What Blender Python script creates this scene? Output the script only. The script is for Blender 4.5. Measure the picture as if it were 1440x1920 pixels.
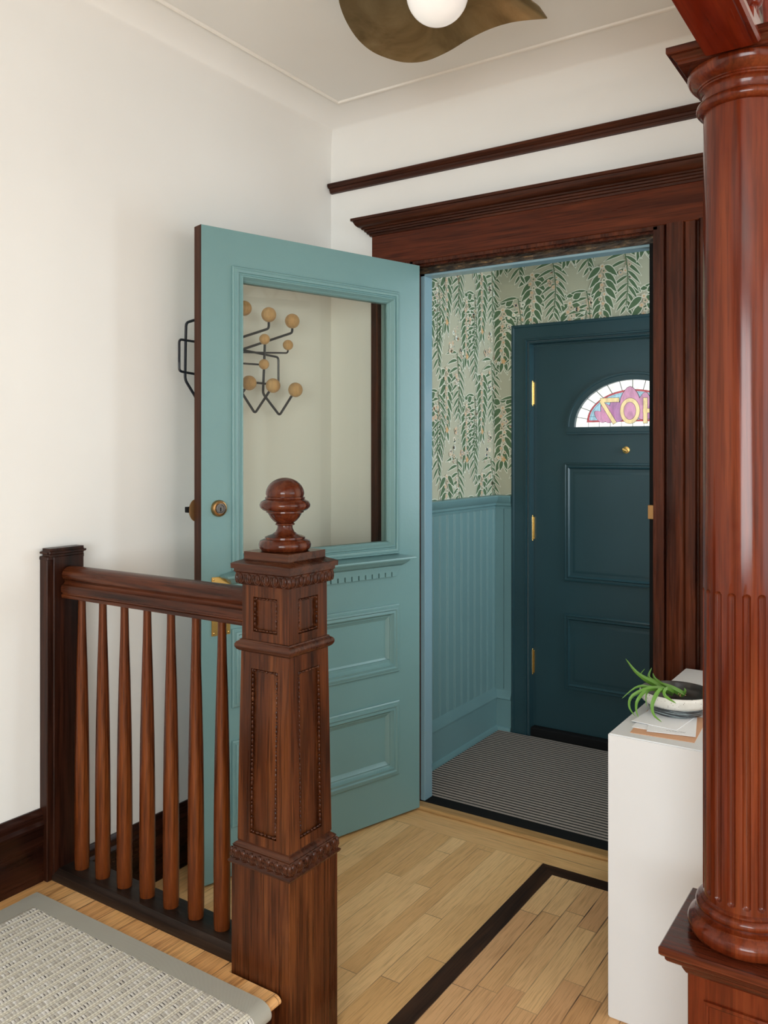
import bpy, bmesh, math, random
from mathutils import Matrix, Vector
random.seed(7)
S = bpy.context.scene
for o in list(bpy.data.objects): bpy.data.objects.remove(o)
COL = S.collection
PI = math.pi
R = math.radians

# ------------------------------------------------------------------ camera, world, light, exposure
YAW = R(33.606)
CH = 1.375
cd = bpy.data.cameras.new('camera'); cam = bpy.data.objects.new('camera', cd); COL.objects.link(cam)
cam.location = (0, 0, CH); cam.rotation_euler = (R(90), 0, YAW)
cd.sensor_fit = 'HORIZONTAL'; cd.sensor_width = 36; cd.lens = 1580 / 1440 * 36
cd.shift_y = -115 / 1440; cd.clip_start = .02
S.camera = cam
S.view_settings.view_transform = 'Standard'; S.view_settings.look = 'None'
S.view_settings.gamma = 1; S.view_settings.use_curve_mapping = False
S.view_settings.exposure = 0.06
W = bpy.data.worlds.new('world'); S.world = W; W.use_nodes = True
W.node_tree.nodes['Background'].inputs[0].default_value = (.93, .97, 1, 1)
W.node_tree.nodes['Background'].inputs[1].default_value = 1.0

def area(name, loc, rot, sx, sy, power, col=(1, 1, 1)):
    l = bpy.data.lights.new(name, 'AREA'); l.shape = 'RECTANGLE'; l.size = sx; l.size_y = sy
    l.energy = power; l.color = col
    o = bpy.data.objects.new(name, l); COL.objects.link(o); o.location = loc; o.rotation_euler = rot
    return o
# daylight in hall windows and an unseen vestibule side window, plus added overhead fill
area('daylight_behind', (.95, -2.86, 1.5), (R(116), 0, 0), 2.3, 1.9, 164, (.91, .965, .98))
area('daylight_right', (2.86, .95, 1.5), (R(97), 0, R(90)), 2.3, 1.8, 30, (.90, .965, .985))
area('daylight_vestibule', (-.41, 3.53, 1.6), (R(90), 0, R(90)), .38, 1.2, 12, (.82, .92, 1))
area('fill_overhead', (-.6, -.9, 2.70), (R(12), 0, 0), 2.2, 1.6, 6, (.90, .965, .98))  # added overhead fill under the closed ceiling to brighten the floor

# ------------------------------------------------------------------ materials
class N:
    def __init__(s, name):
        s.m = bpy.data.materials.new(name); s.m.use_nodes = True
        s.t = s.m.node_tree; s.b = s.t.nodes['Principled BSDF']; s.l = s.t.links
        s.out = s.t.nodes['Material Output']
    def n(s, typ, **kw):
        x = s.t.nodes.new(typ)
        for k, v in kw.items():
            if k.startswith('i_'):
                key = k[2:]; key = int(key) if key.isdigit() else key.replace('_', ' ')
                s.set(x.inputs[key], v)
            else: setattr(x, k, v)
        return x
    def set(s, inp, v):
        if isinstance(v, bpy.types.NodeSocket): s.l.new(v, inp)
        elif isinstance(v, (tuple, list)) and len(v) == 3 and inp.type == 'RGBA': inp.default_value = (*v, 1)
        else: inp.default_value = v
    def math(s, op, a, b=0.0, c=0.0):
        x = s.t.nodes.new('ShaderNodeMath'); x.operation = op
        for i, v in enumerate((a, b, c)): s.set(x.inputs[i], v)
        return x.outputs[0]
    def obj(s): return s.n('ShaderNodeTexCoord').outputs['Object']
    def map(s, v, scale=(1, 1, 1), loc=(0, 0, 0)):
        return s.n('ShaderNodeMapping', i_Vector=v, i_Scale=scale, i_Location=loc).outputs[0]
    def noise(s, v, scale=1, detail=4, rough=.55, dist=0):
        return s.n('ShaderNodeTexNoise', i_Vector=v, i_Scale=scale, i_Detail=detail, i_Roughness=rough, i_Distortion=dist).outputs['Fac']
    def ramp(s, f, stops):
        x = s.n('ShaderNodeValToRGB'); x.color_ramp.elements[0].position = stops[0][0]
        s.set(x.inputs[0], f)
        e = x.color_ramp.elements
        while len(e) < len(stops): e.new(.5)
        for i, (p, c) in enumerate(stops):
            e[i].position = p; e[i].color = (*c, 1) if len(c) == 3 else c
        return x.outputs[0]
    def mix(s, f, a, b, mode='MIX'):
        x = s.n('ShaderNodeMix', data_type='RGBA', blend_type=mode)
        s.set(x.inputs[0], f); s.set(x.inputs[6], a); s.set(x.inputs[7], b)
        return x.outputs[2]
    def bump(s, h, strength=.2, dist=.002):
        x = s.n('ShaderNodeBump', i_Height=h, i_Strength=strength, i_Distance=dist)
        s.l.new(x.outputs[0], s.b.inputs['Normal'])
    def fin(s, col, rough=.5, metal=0, coat=0, spec=None):
        s.set(s.b.inputs['Base Color'], col); s.set(s.b.inputs['Roughness'], rough)
        s.b.inputs['Metallic'].default_value = metal; s.b.inputs['Coat Weight'].default_value = coat
        s.b.inputs['Coat Roughness'].default_value = .12
        if spec is not None: s.b.inputs['Specular IOR Level'].default_value = spec
        return s.m

def paint(name, c, rough=.5, var=.04, bump=.05, scale=60, coat=0):
    k = N(name); o = k.obj()
    f = k.noise(o, 3, 3); c2 = tuple(x * (1 - var) for x in c); c3 = tuple(min(1, x * (1 + var)) for x in c)
    col = k.ramp(f, [(.3, c2), (.7, c3)])
    k.bump(k.noise(o, scale, 3), bump, .002)
    return k.fin(col, rough, coat=coat)

def wood(name, dark, mid, light, axis='Z', rough=.32, coat=.25, grain=1.0, bump=.2, freq=1.0):
    k = N(name); o = k.obj()
    a, c = 1.3 * freq, 16 * freq
    sc = {'X': (a, c, c), 'Y': (c, a, c), 'Z': (c, c, a)}[axis]
    f2 = {'X': (5, 150, 150), 'Y': (150, 5, 150), 'Z': (150, 150, 5)}[axis]
    f3 = {'X': (2.5, 60, 60), 'Y': (60, 2.5, 60), 'Z': (60, 60, 2.5)}[axis]
    n1 = k.noise(k.map(o, sc), 1, 5, .6, 1.2)
    n3 = k.noise(k.map(o, f3), 1, 3, .6, .4)
    col = k.ramp(n1, [(.28, dark), (.5, mid), (.72, light)])
    n2 = k.noise(k.map(o, f2), 1, 2, .6)
    pores = k.ramp(n2, [(.38, (.30, .27, .25)), (.52, (1, 1, 1))])
    col = k.mix(.55 * grain, col, pores, 'MULTIPLY')
    st = k.ramp(n3, [(.35, (.62, .58, .55)), (.6, (1.0, 1.0, 1.0))])
    col = k.mix(.6 * grain, col, st, 'MULTIPLY')
    k.bump(n2, bump, .0008)
    rr = k.math('MULTIPLY_ADD', n3, .25, rough - .1)
    return k.fin(col, rr, coat=coat * .45, spec=.16)

def planks(name, w, L, cols, seam=(.12, .07, .035), gap=.018, rough=.38, x0=0, alongX=False, var=.34, coat=.08, knots=False):
    k = N(name); o = k.obj()
    sp = k.n('ShaderNodeSeparateXYZ', i_Vector=o)
    X, Y = sp.outputs[0], sp.outputs[1]
    if alongX: X, Y = Y, X
    ac = k.math('DIVIDE', k.math('SUBTRACT', X, x0), w)
    row = k.math('FLOOR', ac); fr = k.math('FRACT', ac)
    wn = k.n('ShaderNodeTexWhiteNoise', noise_dimensions='1D', i_W=row).outputs['Value']
    al = k.math('ADD', k.math('DIVIDE', Y, L), k.math('MULTIPLY', wn, 9.37))
    ix = k.math('FLOOR', al); fl = k.math('FRACT', al)
    cmb = k.n('ShaderNodeCombineXYZ', i_X=row, i_Y=ix).outputs[0]
    pr = k.n('ShaderNodeTexWhiteNoise', noise_dimensions='3D', i_Vector=cmb).outputs['Value']
    base = k.ramp(pr, [(i / (len(cols) - 1), c) for i, c in enumerate(cols)])
    off = k.n('ShaderNodeCombineXYZ', i_X=k.math('MULTIPLY', pr, 13.), i_Y=k.math('MULTIPLY', pr, 31.)).outputs[0]
    v = k.n('ShaderNodeVectorMath', operation='ADD'); k.l.new(o, v.inputs[0]); k.l.new(off, v.inputs[1]); v = v.outputs[0]
    g1 = k.noise(k.map(v, (3, 45, 45) if alongX else (45, 3, 45)), 1, 4, .6, 2.0)
    g2 = k.noise(k.map(v, (9, 330, 330) if alongX else (330, 9, 330)), 1, 2, .6)
    col = k.mix(var, base, k.ramp(g1, [(.3, (.55, .46, .38)), (.5, (1, 1, 1)), (.75, (1.0, .93, .82))]), 'MULTIPLY')
    col = k.mix(.45, col, k.ramp(g2, [(.36, (.55, .45, .35)), (.5, (1, 1, 1))]), 'MULTIPLY')
    e = k.math('MINIMUM', fr, k.math('SUBTRACT', 1.0, fr)); e1 = k.math('LESS_THAN', e, gap)
    e2 = k.math('LESS_THAN', fl, .0022 / L)
    sm = k.math('MAXIMUM', e1, e2)
    thin = k.math('MULTIPLY', sm, k.ramp(k.noise(k.map(o, (5, 5, 5)), 1, 2), [(.38, (.25,) * 3), (.62, (1,) * 3)]))
    col = k.mix(thin, col, seam)
    k.bump(k.math('SUBTRACT', g2, k.math('MULTIPLY', sm, 1.2)), .25, .0008)
    return k.fin(col, rough, coat=coat)

def plain(name, c, rough=.5, metal=0, coat=0):
    k = N(name); return k.fin(c, rough, metal, coat)
def emis(name, c, st):
    k = N(name); o = k.obj(); f = k.noise(k.map(o, (40, 1, 14)), 1, 3, .6, 1)
    cc = k.ramp(f, [(.3, tuple(x * .72 for x in c)), (.65, tuple(min(1, x * 1.1) for x in c))])
    k.set(k.b.inputs['Emission Color'], cc); k.b.inputs['Emission Strength'].default_value = st
    return k.fin((.05, .05, .05), .2)

M = {}
M['wall'] = paint('wall_paint', (.86, .85, .815), .62, .012, .03, 140)
M['ceil'] = paint('ceiling_paint', (.87, .86, .825), .7, .012, .03, 140)
M['trimwhite'] = paint('white_bead_paint', (.88, .85, .79), .55, .01, .02)
M['teal'] = paint('teal_paint', (.170, .312, .312), .34, .03, .12, 90)
M['wains'] = paint('wainscot_paint', (.150, .275, .285), .36, .03, .08, 90)
M['navy'] = paint('dark_teal_paint', (.017, .050, .060), .36, .08, .08, 90)
M['casing'] = wood('casing_mahogany', (.026, .006, .003), (.072, .017, .007), (.130, .033, .012), 'Z', .24, .3)
M['casingX'] = wood('header_mahogany', (.045, .008, .003), (.095, .019, .006), (.140, .032, .010), 'X', .3, .2)
M['darkX'] = wood('rail_mahogany', (.024, .007, .003), (.060, .016, .007), (.095, .027, .011), 'X', .3, .2)
M['doorwood'] = wood('door_edge_wood', (.035, .012, .007), (.065, .023, .012), (.09, .034, .018), 'Z', .5, .05)
M['newel'] = wood('newel_oak', (.030, .008, .003), (.098, .027, .008), (.175, .056, .016), 'Z', .28, .2, 1.3)
M['newelX'] = wood('newel_moulding_oak', (.022, .006, .003), (.065, .018, .007), (.115, .038, .014), 'X', .26, .5)
M['finial'] = wood('finial_mahogany', (.030, .006, .003), (.085, .017, .006), (.150, .040, .012), 'Z', .12, .8, .6, freq=1.6)
M['balus'] = wood('baluster_oak', (.034, .007, .002), (.135, .032, .007), (.26, .078, .016), 'Z', .27, .25, 1.2)
M['railX'] = wood('handrail_oak', (.028, .008, .004), (.085, .022, .008), (.150, .044, .015), 'X', .28, .3, 1.2)
M['darkpost'] = wood('dark_oak', (.010, .004, .003), (.028, .008, .004), (.055, .016, .007), 'Z', .34, .2)
M['darkbase'] = wood('dark_baseboard', (.009, .003, .002), (.024, .007, .004), (.045, .013, .006), 'Y', .26, .3)
M['shoe'] = wood('worn_shoe_rail', (.010, .006, .004), (.024, .014, .010), (.045, .027, .018), 'X', .42, .1)
M['column'] = wood('column_mahogany', (.055, .007, .002), (.125, .019, .005), (.185, .037, .010), 'Z', .15, .75, .65)
M['columnX'] = wood('column_cap_mahogany', (.030, .006, .003), (.080, .015, .006), (.120, .026, .010), 'X', .18, .6)
M['beam'] = wood('beam_mahogany', (.075, .006, .002), (.135, .012, .003), (.18, .022, .006), 'Y', .2, .6, .4)
M['ball'] = wood('beech_ball', (.40, .22, .085), (.53, .31, .13), (.62, .40, .19), 'Z', .45, .1, .35)
M['oakA'] = planks('hall_oak_floor', .0575, .80, [(.74, .42, .16), (.84, .52, .225), (.92, .60, .28), (.79, .46, .185)], (.20, .11, .05), .012, x0=-1.113)
M['oakB'] = planks('hall_oak_field', .0585, .42, [(.68, .37, .16), (.84, .51, .24), (.75, .42, .20), (.90, .58, .28)], (.045, .022, .012), .026, x0=-1.059)
M['oakC'] = planks('border_oak', .064, 1.9, [(.70, .41, .165), (.80, .48, .20)], (.16, .09, .04), .02, x0=2.632, alongX=True)
M['pine'] = planks('landing_pine', .082, 2.6, [(.66, .33, .11), (.84, .49, .20), (.75, .40, .155), (.92, .58, .27)], (.07, .03, .012), .018, x0=-1.232, rough=.42, var=.95)
M['inlay'] = wood('walnut_inlay', (.024, .010, .005), (.045, .019, .009), (.070, .030, .014), 'Y', .4, .1)
M['thresh'] = wood('threshold_oak', (.38, .20, .07), (.50, .29, .11), (.58, .36, .15), 'X', .35, .2, .5)
M['brass'] = plain('brass', (.75, .50, .17), .22, 1)
M['agedbrass'] = plain('aged_brass', (.42, .24, .10), .35, 1)
M['steel'] = plain('grey_steel', (.14, .135, .13), .4, 1)
M['blackmetal'] = plain('black_metal', (.012, .014, .02), .35)
M['black'] = plain('black_rubber', (.008, .008, .008), .85)
M['black'].node_tree.nodes['Principled BSDF'].inputs['Specular IOR Level'].default_value = .15
M['white'] = paint('white_lacquer', (.69, .70, .705), .42, .01, .01)
M['paper'] = plain('paper', (.83, .84, .86), .6)
M['ink'] = plain('ink', (.25, .25, .28), .6)
M['kraft'] = paint('kraft_paper', (.60, .33, .19), .7, .06, .05)
M['leaf'] = paint('leaf_green', (.10, .235, .028), .38, .35, .05, 30)
M['root'] = plain('dry_root', (.38, .22, .12), .8)
M['vfloor'] = paint('vestibule_floor', (.115, .105, .09), .6, .05, .05)

def glass():
    k = N('door_glass'); t = k.n('ShaderNodeBsdfTransparent'); t.inputs[0].default_value = (.985, .992, .955, 1)
    g = k.n('ShaderNodeBsdfGlossy'); g.inputs['Roughness'].default_value = .01
    f = k.n('ShaderNodeFresnel', i_IOR=1.28); x = k.n('ShaderNodeMixShader')
    k.l.new(f.outputs[0], x.inputs[0]); k.l.new(t.outputs[0], x.inputs[1]); k.l.new(g.outputs[0], x.inputs[2])
    k.l.new(x.outputs[0], k.out.inputs[0]); return k.m
M['glass'] = glass()

def brassshade():
    k = N('burnished_brass'); o = k.obj()
    f = k.noise(o, 6, 5, .6, 1)
    col = k.ramp(f, [(.3, (.17, .115, .05)), (.5, (.26, .18, .085)), (.7, (.34, .25, .13))])
    return k.fin(col, .42, .6)
M['shade'] = brassshade()
def opal():
    k = N('opal_glass'); k.b.inputs['Emission Color'].default_value = (1, .96, .9, 1); k.b.inputs['Emission Strength'].default_value = .30
    return k.fin((.86, .84, .81), .25)
M['opal'] = opal()

def stripes():
    k = N('ribbed_mat'); o = k.obj(); sp = k.n('ShaderNodeSeparateXYZ', i_Vector=o)
    ph = k.math('FRACT', k.math('DIVIDE', sp.outputs[1], .0222))
    w = k.math('ABSOLUTE', k.math('SUBTRACT', ph, .5))
    nz = k.noise(o, 420, 2); w2 = k.math('ADD', w, k.math('MULTIPLY', k.math('SUBTRACT', nz, .5), .12))
    f = k.ramp(w2, [(.17, (.028, .026, .022)), (.25, (.38, .31, .26))])
    f = k.mix(.5, f, k.ramp(k.noise(o, 260, 2), [(.3, (.55,) * 3), (.6, (1,) * 3)]), 'MULTIPLY')
    k.bump(w, .8, .004); return k.fin(f, .9)
M['mat'] = stripes()

def sisal():
    k = N('sisal_weave'); o = k.obj(); sp = k.n('ShaderNodeSeparateXYZ', i_Vector=o)
    fx = k.math('DIVIDE', sp.outputs[0], .0270); ph = k.math('FRACT', fx); row = k.math('FLOOR', fx)
    d = k.math('ABSOLUTE', k.math('SUBTRACT', ph, .5))
    line = k.math('GREATER_THAN', d, .27)
    lg = k.math('MAXIMUM', k.math('LESS_THAN', k.math('ABSOLUTE', k.math('SUBTRACT', d, .27)), .022), k.math('GREATER_THAN', d, .478))
    fy = k.math('ADD', k.math('DIVIDE', sp.outputs[1], .0085), k.math('MULTIPLY', k.n('ShaderNodeTexWhiteNoise', noise_dimensions='1D', i_W=row).outputs[0], 5.))
    fy = k.math('ADD', fy, k.math('MULTIPLY', ph, .6))
    cell = k.n('ShaderNodeCombineXYZ', i_X=row, i_Y=k.math('FLOOR', fy)).outputs[0]
    rn = k.n('ShaderNodeTexWhiteNoise', noise_dimensions='3D', i_Vector=cell).outputs[0]
    py = k.math('ABSOLUTE', k.math('SUBTRACT', k.math('FRACT', fy), .5))
    loop = k.ramp(rn, [(0, (.50, .47, .41)), (.3, (.64, .61, .54)), (.7, (.76, .74, .68)), (1, (.84, .82, .77))])
    dk = k.math('MULTIPLY', k.math('GREATER_THAN', py, .33), k.math('GREATER_THAN', rn, .35))
    dk = k.math('MULTIPLY', dk, k.math('LESS_THAN', d, .23))
    big = k.ramp(k.noise(k.map(o, (90, 60, 60)), 1, 2), [(.42, (.25,) * 3), (.62, (1,) * 3)])
    loop = k.mix(k.math('MULTIPLY', dk, big), loop, (.075, .065, .06))
    fib = k.ramp(k.noise(k.map(o, (300, 900, 300)), 1, 2), [(.3, (.66,) * 3), (.6, (1,) * 3)])
    loop = k.mix(.7, loop, fib, 'MULTIPLY')
    col = k.mix(line, loop, (.70, .665, .56))
    col = k.mix(k.math('MULTIPLY', lg, .6), col, (.16, .145, .12))
    h = k.math('SUBTRACT', k.math('MULTIPLY', k.math('PINGPONG', k.math('ADD', d, .04), .25), 1.6), k.math('MULTIPLY', py, .5))
    k.bump(h, .9, .003); return k.fin(col, .9)
M['sisal'] = sisal()
def twill():
    k = N('twill_border'); o = k.obj()
    w = k.n('ShaderNodeTexWave', wave_type='BANDS', bands_direction='DIAGONAL', i_Vector=o, i_Scale=330.0, i_Distortion=.3)
    c = k.ramp(w.outputs['Fac'], [(.2, (.33, .32, .27)), (.7, (.45, .44, .38))])
    k.bump(w.outputs['Fac'], .4, .0008); return k.fin(c, .9)
M['twill'] = twill()
def speckle():
    k = N('speckled_glaze'); o = k.obj()
    v = k.n('ShaderNodeTexVoronoi', i_Vector=o, i_Scale=150.0)
    a = k.math('LESS_THAN', v.outputs['Distance'], k.math('MULTIPLY', k.noise(o, 40, 2), .30))
    c = k.mix(a, k.ramp(k.noise(o, 30, 3), [(.3, (.62, .60, .54)), (.7, (.76, .74, .69))]), (.16, .13, .10))
    return k.fin(c, .3)
M['glaze'] = speckle()
def darkglaze():
    k = N('dark_banded_glaze'); o = k.obj(); f = k.noise(k.map(o, (18, 18, 260)), 1, 4, .6, .5)
    c = k.ramp(f, [(.35, (.015, .017, .018)), (.52, (.05, .055, .06)), (.64, (.30, .36, .37))])
    return k.fin(c, .25)
M['dglaze'] = darkglaze()

# ------------------------------------------------------------------ mesh helpers
class MB:
    def __init__(s): s.bm = bmesh.new(); s.M = Matrix.Identity(4); s.mi = 0
    def add(s, vs, fs):
        bv = [s.bm.verts.new(s.M @ Vector(v)) for v in vs]; out = []
        for f in fs:
            try:
                x = s.bm.faces.new([bv[i] for i in f]); x.material_index = s.mi; out.append(x)
            except ValueError: pass
        return bv, out
    def box(s, x0, x1, y0, y1, z0, z1, bev=0, seg=1):
        x0, x1 = min(x0, x1), max(x0, x1); y0, y1 = min(y0, y1), max(y0, y1); z0, z1 = min(z0, z1), max(z0, z1)
        vs = [(x, y, z) for z in (z0, z1) for y in (y0, y1) for x in (x0, x1)]
        fs = [(0, 2, 3, 1), (4, 5, 7, 6), (0, 1, 5, 4), (2, 6, 7, 3), (0, 4, 6, 2), (1, 3, 7, 5)]
        bv, out = s.add(vs, fs)
        if bev:
            es = list({e for f in out for e in f.edges})
            r = bmesh.ops.bevel(s.bm, geom=es, offset=bev, segments=seg, affect='EDGES', clamp_overlap=True)
            for f in r['faces']: f.material_index = s.mi
        return s
    def lathe(s, prof, cx=0, cy=0, seg=48, rf=None, cap=True):
        vs, fs = [], []
        for r, z in prof:
            for i in range(seg):
                a = 2 * PI * i / seg; rr = rf(r, z, a) if rf else r
                vs.append((cx + rr * math.cos(a), cy + rr * math.sin(a), z))
        for k in range(len(prof) - 1):
            for i in range(seg):
                j = (i + 1) % seg; fs.append((k * seg + i, k * seg + j, (k + 1) * seg + j, (k + 1) * seg + i))
        if cap:
            fs.append(tuple(range(seg))[::-1]); n = (len(prof) - 1) * seg; fs.append(tuple(range(n, n + seg)))
        s.add(vs, fs); return s
    def sph(s, c, r, seg=16, ring=10):
        rx, ry, rz = (r, r, r) if isinstance(r, (int, float)) else r
        vs = [(c[0], c[1], c[2] - rz)]; fs = []
        for k in range(1, ring):
            t = PI * k / ring
            for i in range(seg):
                a = 2 * PI * i / seg
                vs.append((c[0] + rx * math.sin(t) * math.cos(a), c[1] + ry * math.sin(t) * math.sin(a), c[2] - rz * math.cos(t)))
        vs.append((c[0], c[1], c[2] + rz)); n = len(vs) - 1
        for i in range(seg):
            j = (i + 1) % seg; fs.append((0, 1 + j, 1 + i)); b = 1 + (ring - 2) * seg; fs.append((n, b + i, b + j))
            for k in range(ring - 2):
                a = 1 + k * seg; fs.append((a + i, a + j, a + seg + j, a + seg + i))
        s.add(vs, fs); return s
    def tube(s, pts, r, seg=10, cap=True):
        pts = [Vector(p) for p in pts]; rs = r if isinstance(r, (list, tuple)) else [r] * len(pts)
        vs, fs = [], []; up = None
        for i, p in enumerate(pts):
            t = (pts[min(i + 1, len(pts) - 1)] - pts[max(i - 1, 0)]).normalized()
            if up is None: up = t.orthogonal().normalized()
            up = (up - t * up.dot(t)).normalized(); w = t.cross(up)
            for k in range(seg):
                a = 2 * PI * k / seg; vs.append(tuple(p + (up * math.cos(a) + w * math.sin(a)) * rs[i]))
        for i in range(len(pts) - 1):
            for k in range(seg):
                j = (k + 1) % seg; fs.append((i * seg + k, i * seg + j, (i + 1) * seg + j, (i + 1) * seg + k))
        if cap: fs.append(tuple(range(seg))[::-1]); n = (len(pts) - 1) * seg; fs.append(tuple(range(n, n + seg)))
        s.add(vs, fs); return s
    def sweep(s, path, prof, closed=False, fn=None, cap=True):
        """path of (a, b); prof of (offset to the right of travel, height); fn maps (a, b, h) to xyz"""
        fn = fn or (lambda a, b, h: (a, b, h)); n = len(path); P = [Vector(p) for p in path]
        vs, fs = [], []
        for i in range(n):
            p = P[i]
            d1 = (p - P[i - 1]).normalized() if (closed or i > 0) else None
            d2 = (P[(i + 1) % n] - p).normalized() if (closed or i < n - 1) else None
            d1 = d1 or d2; d2 = d2 or d1
            n1 = Vector((d1.y, -d1.x)); n2 = Vector((d2.y, -d2.x)); m = (n1 + n2); m = m / max(.2, m.dot(n1))
            for o, h in prof: q = p + m * o; vs.append(fn(q.x, q.y, h))
        L = len(prof)
        for i in range(n if closed else n - 1):
            j = (i + 1) % n
            for k in range(L - 1): fs.append((i * L + k, i * L + k + 1, j * L + k + 1, j * L + k))
        if not closed and cap: fs.append(tuple(range(L))); fs.append(tuple(range((n - 1) * L, n * L))[::-1])
        s.add(vs, fs); return s
    def frame(s, a0, a1, b0, b1, prof, fn, inner=None):
        """mitred moulding round a rectangle; prof (inset, height)"""
        path = [(a0, b0), (a0, b1), (a1, b1), (a1, b0)]
        return s.sweep(path, prof, True, fn)
    def build(s, name, mats, parent=None, smooth=35, loc=None):
        bmesh.ops.recalc_face_normals(s.bm, faces=s.bm.faces)
        me = bpy.data.meshes.new(name); s.bm.to_mesh(me); s.bm.free()
        for m in (mats if isinstance(mats, (list, tuple)) else [mats]): me.materials.append(M[m] if isinstance(m, str) else m)
        if smooth:
            for p in me.polygons: p.use_smooth = True
            me.set_sharp_from_angle(angle=R(smooth))
        o = bpy.data.objects.new(name, me); COL.objects.link(o)
        if parent: o.parent = parent
        if loc: o.location = loc
        return o

def arc(cx, cz, r, a0, a1, n=8):
    return [(cx + r * math.cos(R(a0 + (a1 - a0) * i / n)), cz + r * math.sin(R(a0 + (a1 - a0) * i / n))) for i in range(n + 1)]
def empty(name, loc=(0, 0, 0), rz=0):
    o = bpy.data.objects.new(name, None); COL.objects.link(o); o.location = loc; o.rotation_euler = (0, 0, rz)
    o.empty_display_size = .05; return o
def tag(o, label=None, cat=None, group=None, kind=None):
    if label: o['label'] = label
    if cat: o['category'] = cat
    if group: o['group'] = group
    if kind: o['kind'] = kind
    return o
def st(o, label=None, cat=None): return tag(o, label, cat, None, 'structure')
def sq(h): return [(-h, -h), (-h, h), (h, h), (h, -h)]   # clockwise seen from above: right of travel = inward

# ------------------------------------------------------------------ room shell
WX, WY, CZ = -2.11, 2.78, 2.735      # left wall, back wall, ceiling
# floor
f = MB()
def quad(x0, x1, y0, y1, z, mi): f.mi = mi; f.add([(x0, y0, z), (x1, y0, z), (x1, y1, z), (x0, y1, z)], [(0, 1, 2, 3)])
quad(WX, -1.113, -3, 2.632, 0, 0)
f.mi = 2; f.add([(-1.113, -3, 0), (-1.059, -3, 0), (-1.059, 2.576, 0), (-1.113, 2.632, 0)], [(0, 1, 2, 3)])
f.mi = 3; f.add([(-1.113, 2.632, 0), (-1.059, 2.576, 0), (3, 2.576, 0), (3, 2.632, 0)], [(0, 1, 2, 3)])
quad(-1.059, 3, -3, 2.576, 0, 1)
quad(WX, 3, 2.632, 2.80, 0, 4)
f.mi = 0; f.add([(WX, -3, -.1), (3, -3, -.1), (3, 2.8, -.1), (WX, 2.8, -.1)], [(0, 3, 2, 1)])
inlx = wood('walnut_inlay_cross', (.024, .010, .005), (.045, .019, .009), (.070, .030, .014), 'X', .36, .15)
st(f.build('floor', ['oakA', 'oakB', 'inlay', inlx, 'oakC'], smooth=0), 'honey oak strip floor with a dark inlaid border line', 'floor')

w = MB(); w.box(WX - .12, WX, -3, 3.0, -.05, 2.9); st(w.build('wall_left', 'wall', smooth=0), 'off-white plaster wall behind the open door', 'wall')
w = MB()
w.box(WX, -1.72, WY, WY + .06, -.05, 2.9); w.box(-.765, 3, WY, WY + .06, -.05, 2.9); w.box(-1.72, -.765, WY, WY + .06, 2.11, 2.9)
st(w.build('wall_back', 'wall', smooth=0), 'off-white plaster wall around and above the doorway', 'wall')
# wall right and wall front with window openings
w = MB()
w.box(3, 3.1, -3, -.25, -.05, 2.9); w.box(3, 3.1, 2.15, 3, -.05, 2.9); w.box(3, 3.1, -.25, 2.15, -.05, .55); w.box(3, 3.1, -.25, 2.15, 2.45, 2.9)
st(w.build('wall_right', 'wall', smooth=0))
w = MB()
w.box(-2.2, -.25, -3.1, -3, -.05, 2.9); w.box(2.15, 3.1, -3.1, -3, -.05, 2.9); w.box(-.25, 2.15, -3.1, -3, -.05, .5); w.box(-.25, 2.15, -3.1, -3, 2.5, 2.9)
st(w.build('wall_front', 'wall', smooth=0))
fr = [(0, 0), (0, .03), (.09, .03), (.09, 0)]
w = MB(); w.frame(-.25 - .09, 2.15 + .09, .41, 2.59, fr, lambda a, b, h: (a, -3 + h, b)); w.box(.93, .97, -3.03, -2.98, .5, 2.5)
st(w.build('window_1', 'casing'))
w = MB(); w.frame(-.25 - .09, 2.15 + .09, .46, 2.54, fr, lambda a, b, h: (3 - h, a, b)); w.box(2.98, 3.03, .93, .97, .55, 2.45)
st(w.build('window_2', 'casing'))
w = MB(); w.box(WX - .1, 3.1, -3.1, 2.9, CZ, CZ + .05)
st(w.build('ceiling', 'ceil', smooth=0), 'flat off-white ceiling above the stair hall', 'ceiling')
# cove between walls and ceiling, with thin bead
cv = MB(); rad = .139
prof = [(0.0, 2.56), (.001, CZ - rad)] + [(rad - rad * math.cos(R(t)), CZ - rad + rad * math.sin(R(t))) for t in range(6, 91, 6)] + [(rad + .004, CZ + .004)]
cv.sweep([(WX, -3), (WX, WY), (3, WY)], prof, cap=False)
st(cv.build('trim_1', 'wall', smooth=60), 'curved plaster cove where the walls meet the ceiling', 'cove')
b = MB(); b.sweep([(WX + rad, -3), (WX + rad, WY - rad), (3, WY - rad)], [(-.008, CZ + .002)] + [(-.008 * math.cos(R(t)), CZ - .008 * math.sin(R(t))) for t in (20, 50, 90, 130, 160)] + [(.008, CZ + .002)])
st(b.build('trim_2', 'trimwhite'), 'thin white bead running round the ceiling', 'bead')

# picture rail
b = MB(); pr = [(0, 2.432), (.012, 2.434), (.013, 2.441), (.017, 2.443), (.018, 2.450), (.026, 2.452), (.032, 2.460), (.032, 2.467), (.028, 2.470), (0, 2.470)]
b.sweep([(WX + .004, WY), (2.9, WY)], pr)
st(b.build('trim_3', 'darkX'), 'dark wood picture rail on the wall above the doorway', 'picture rail')

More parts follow.
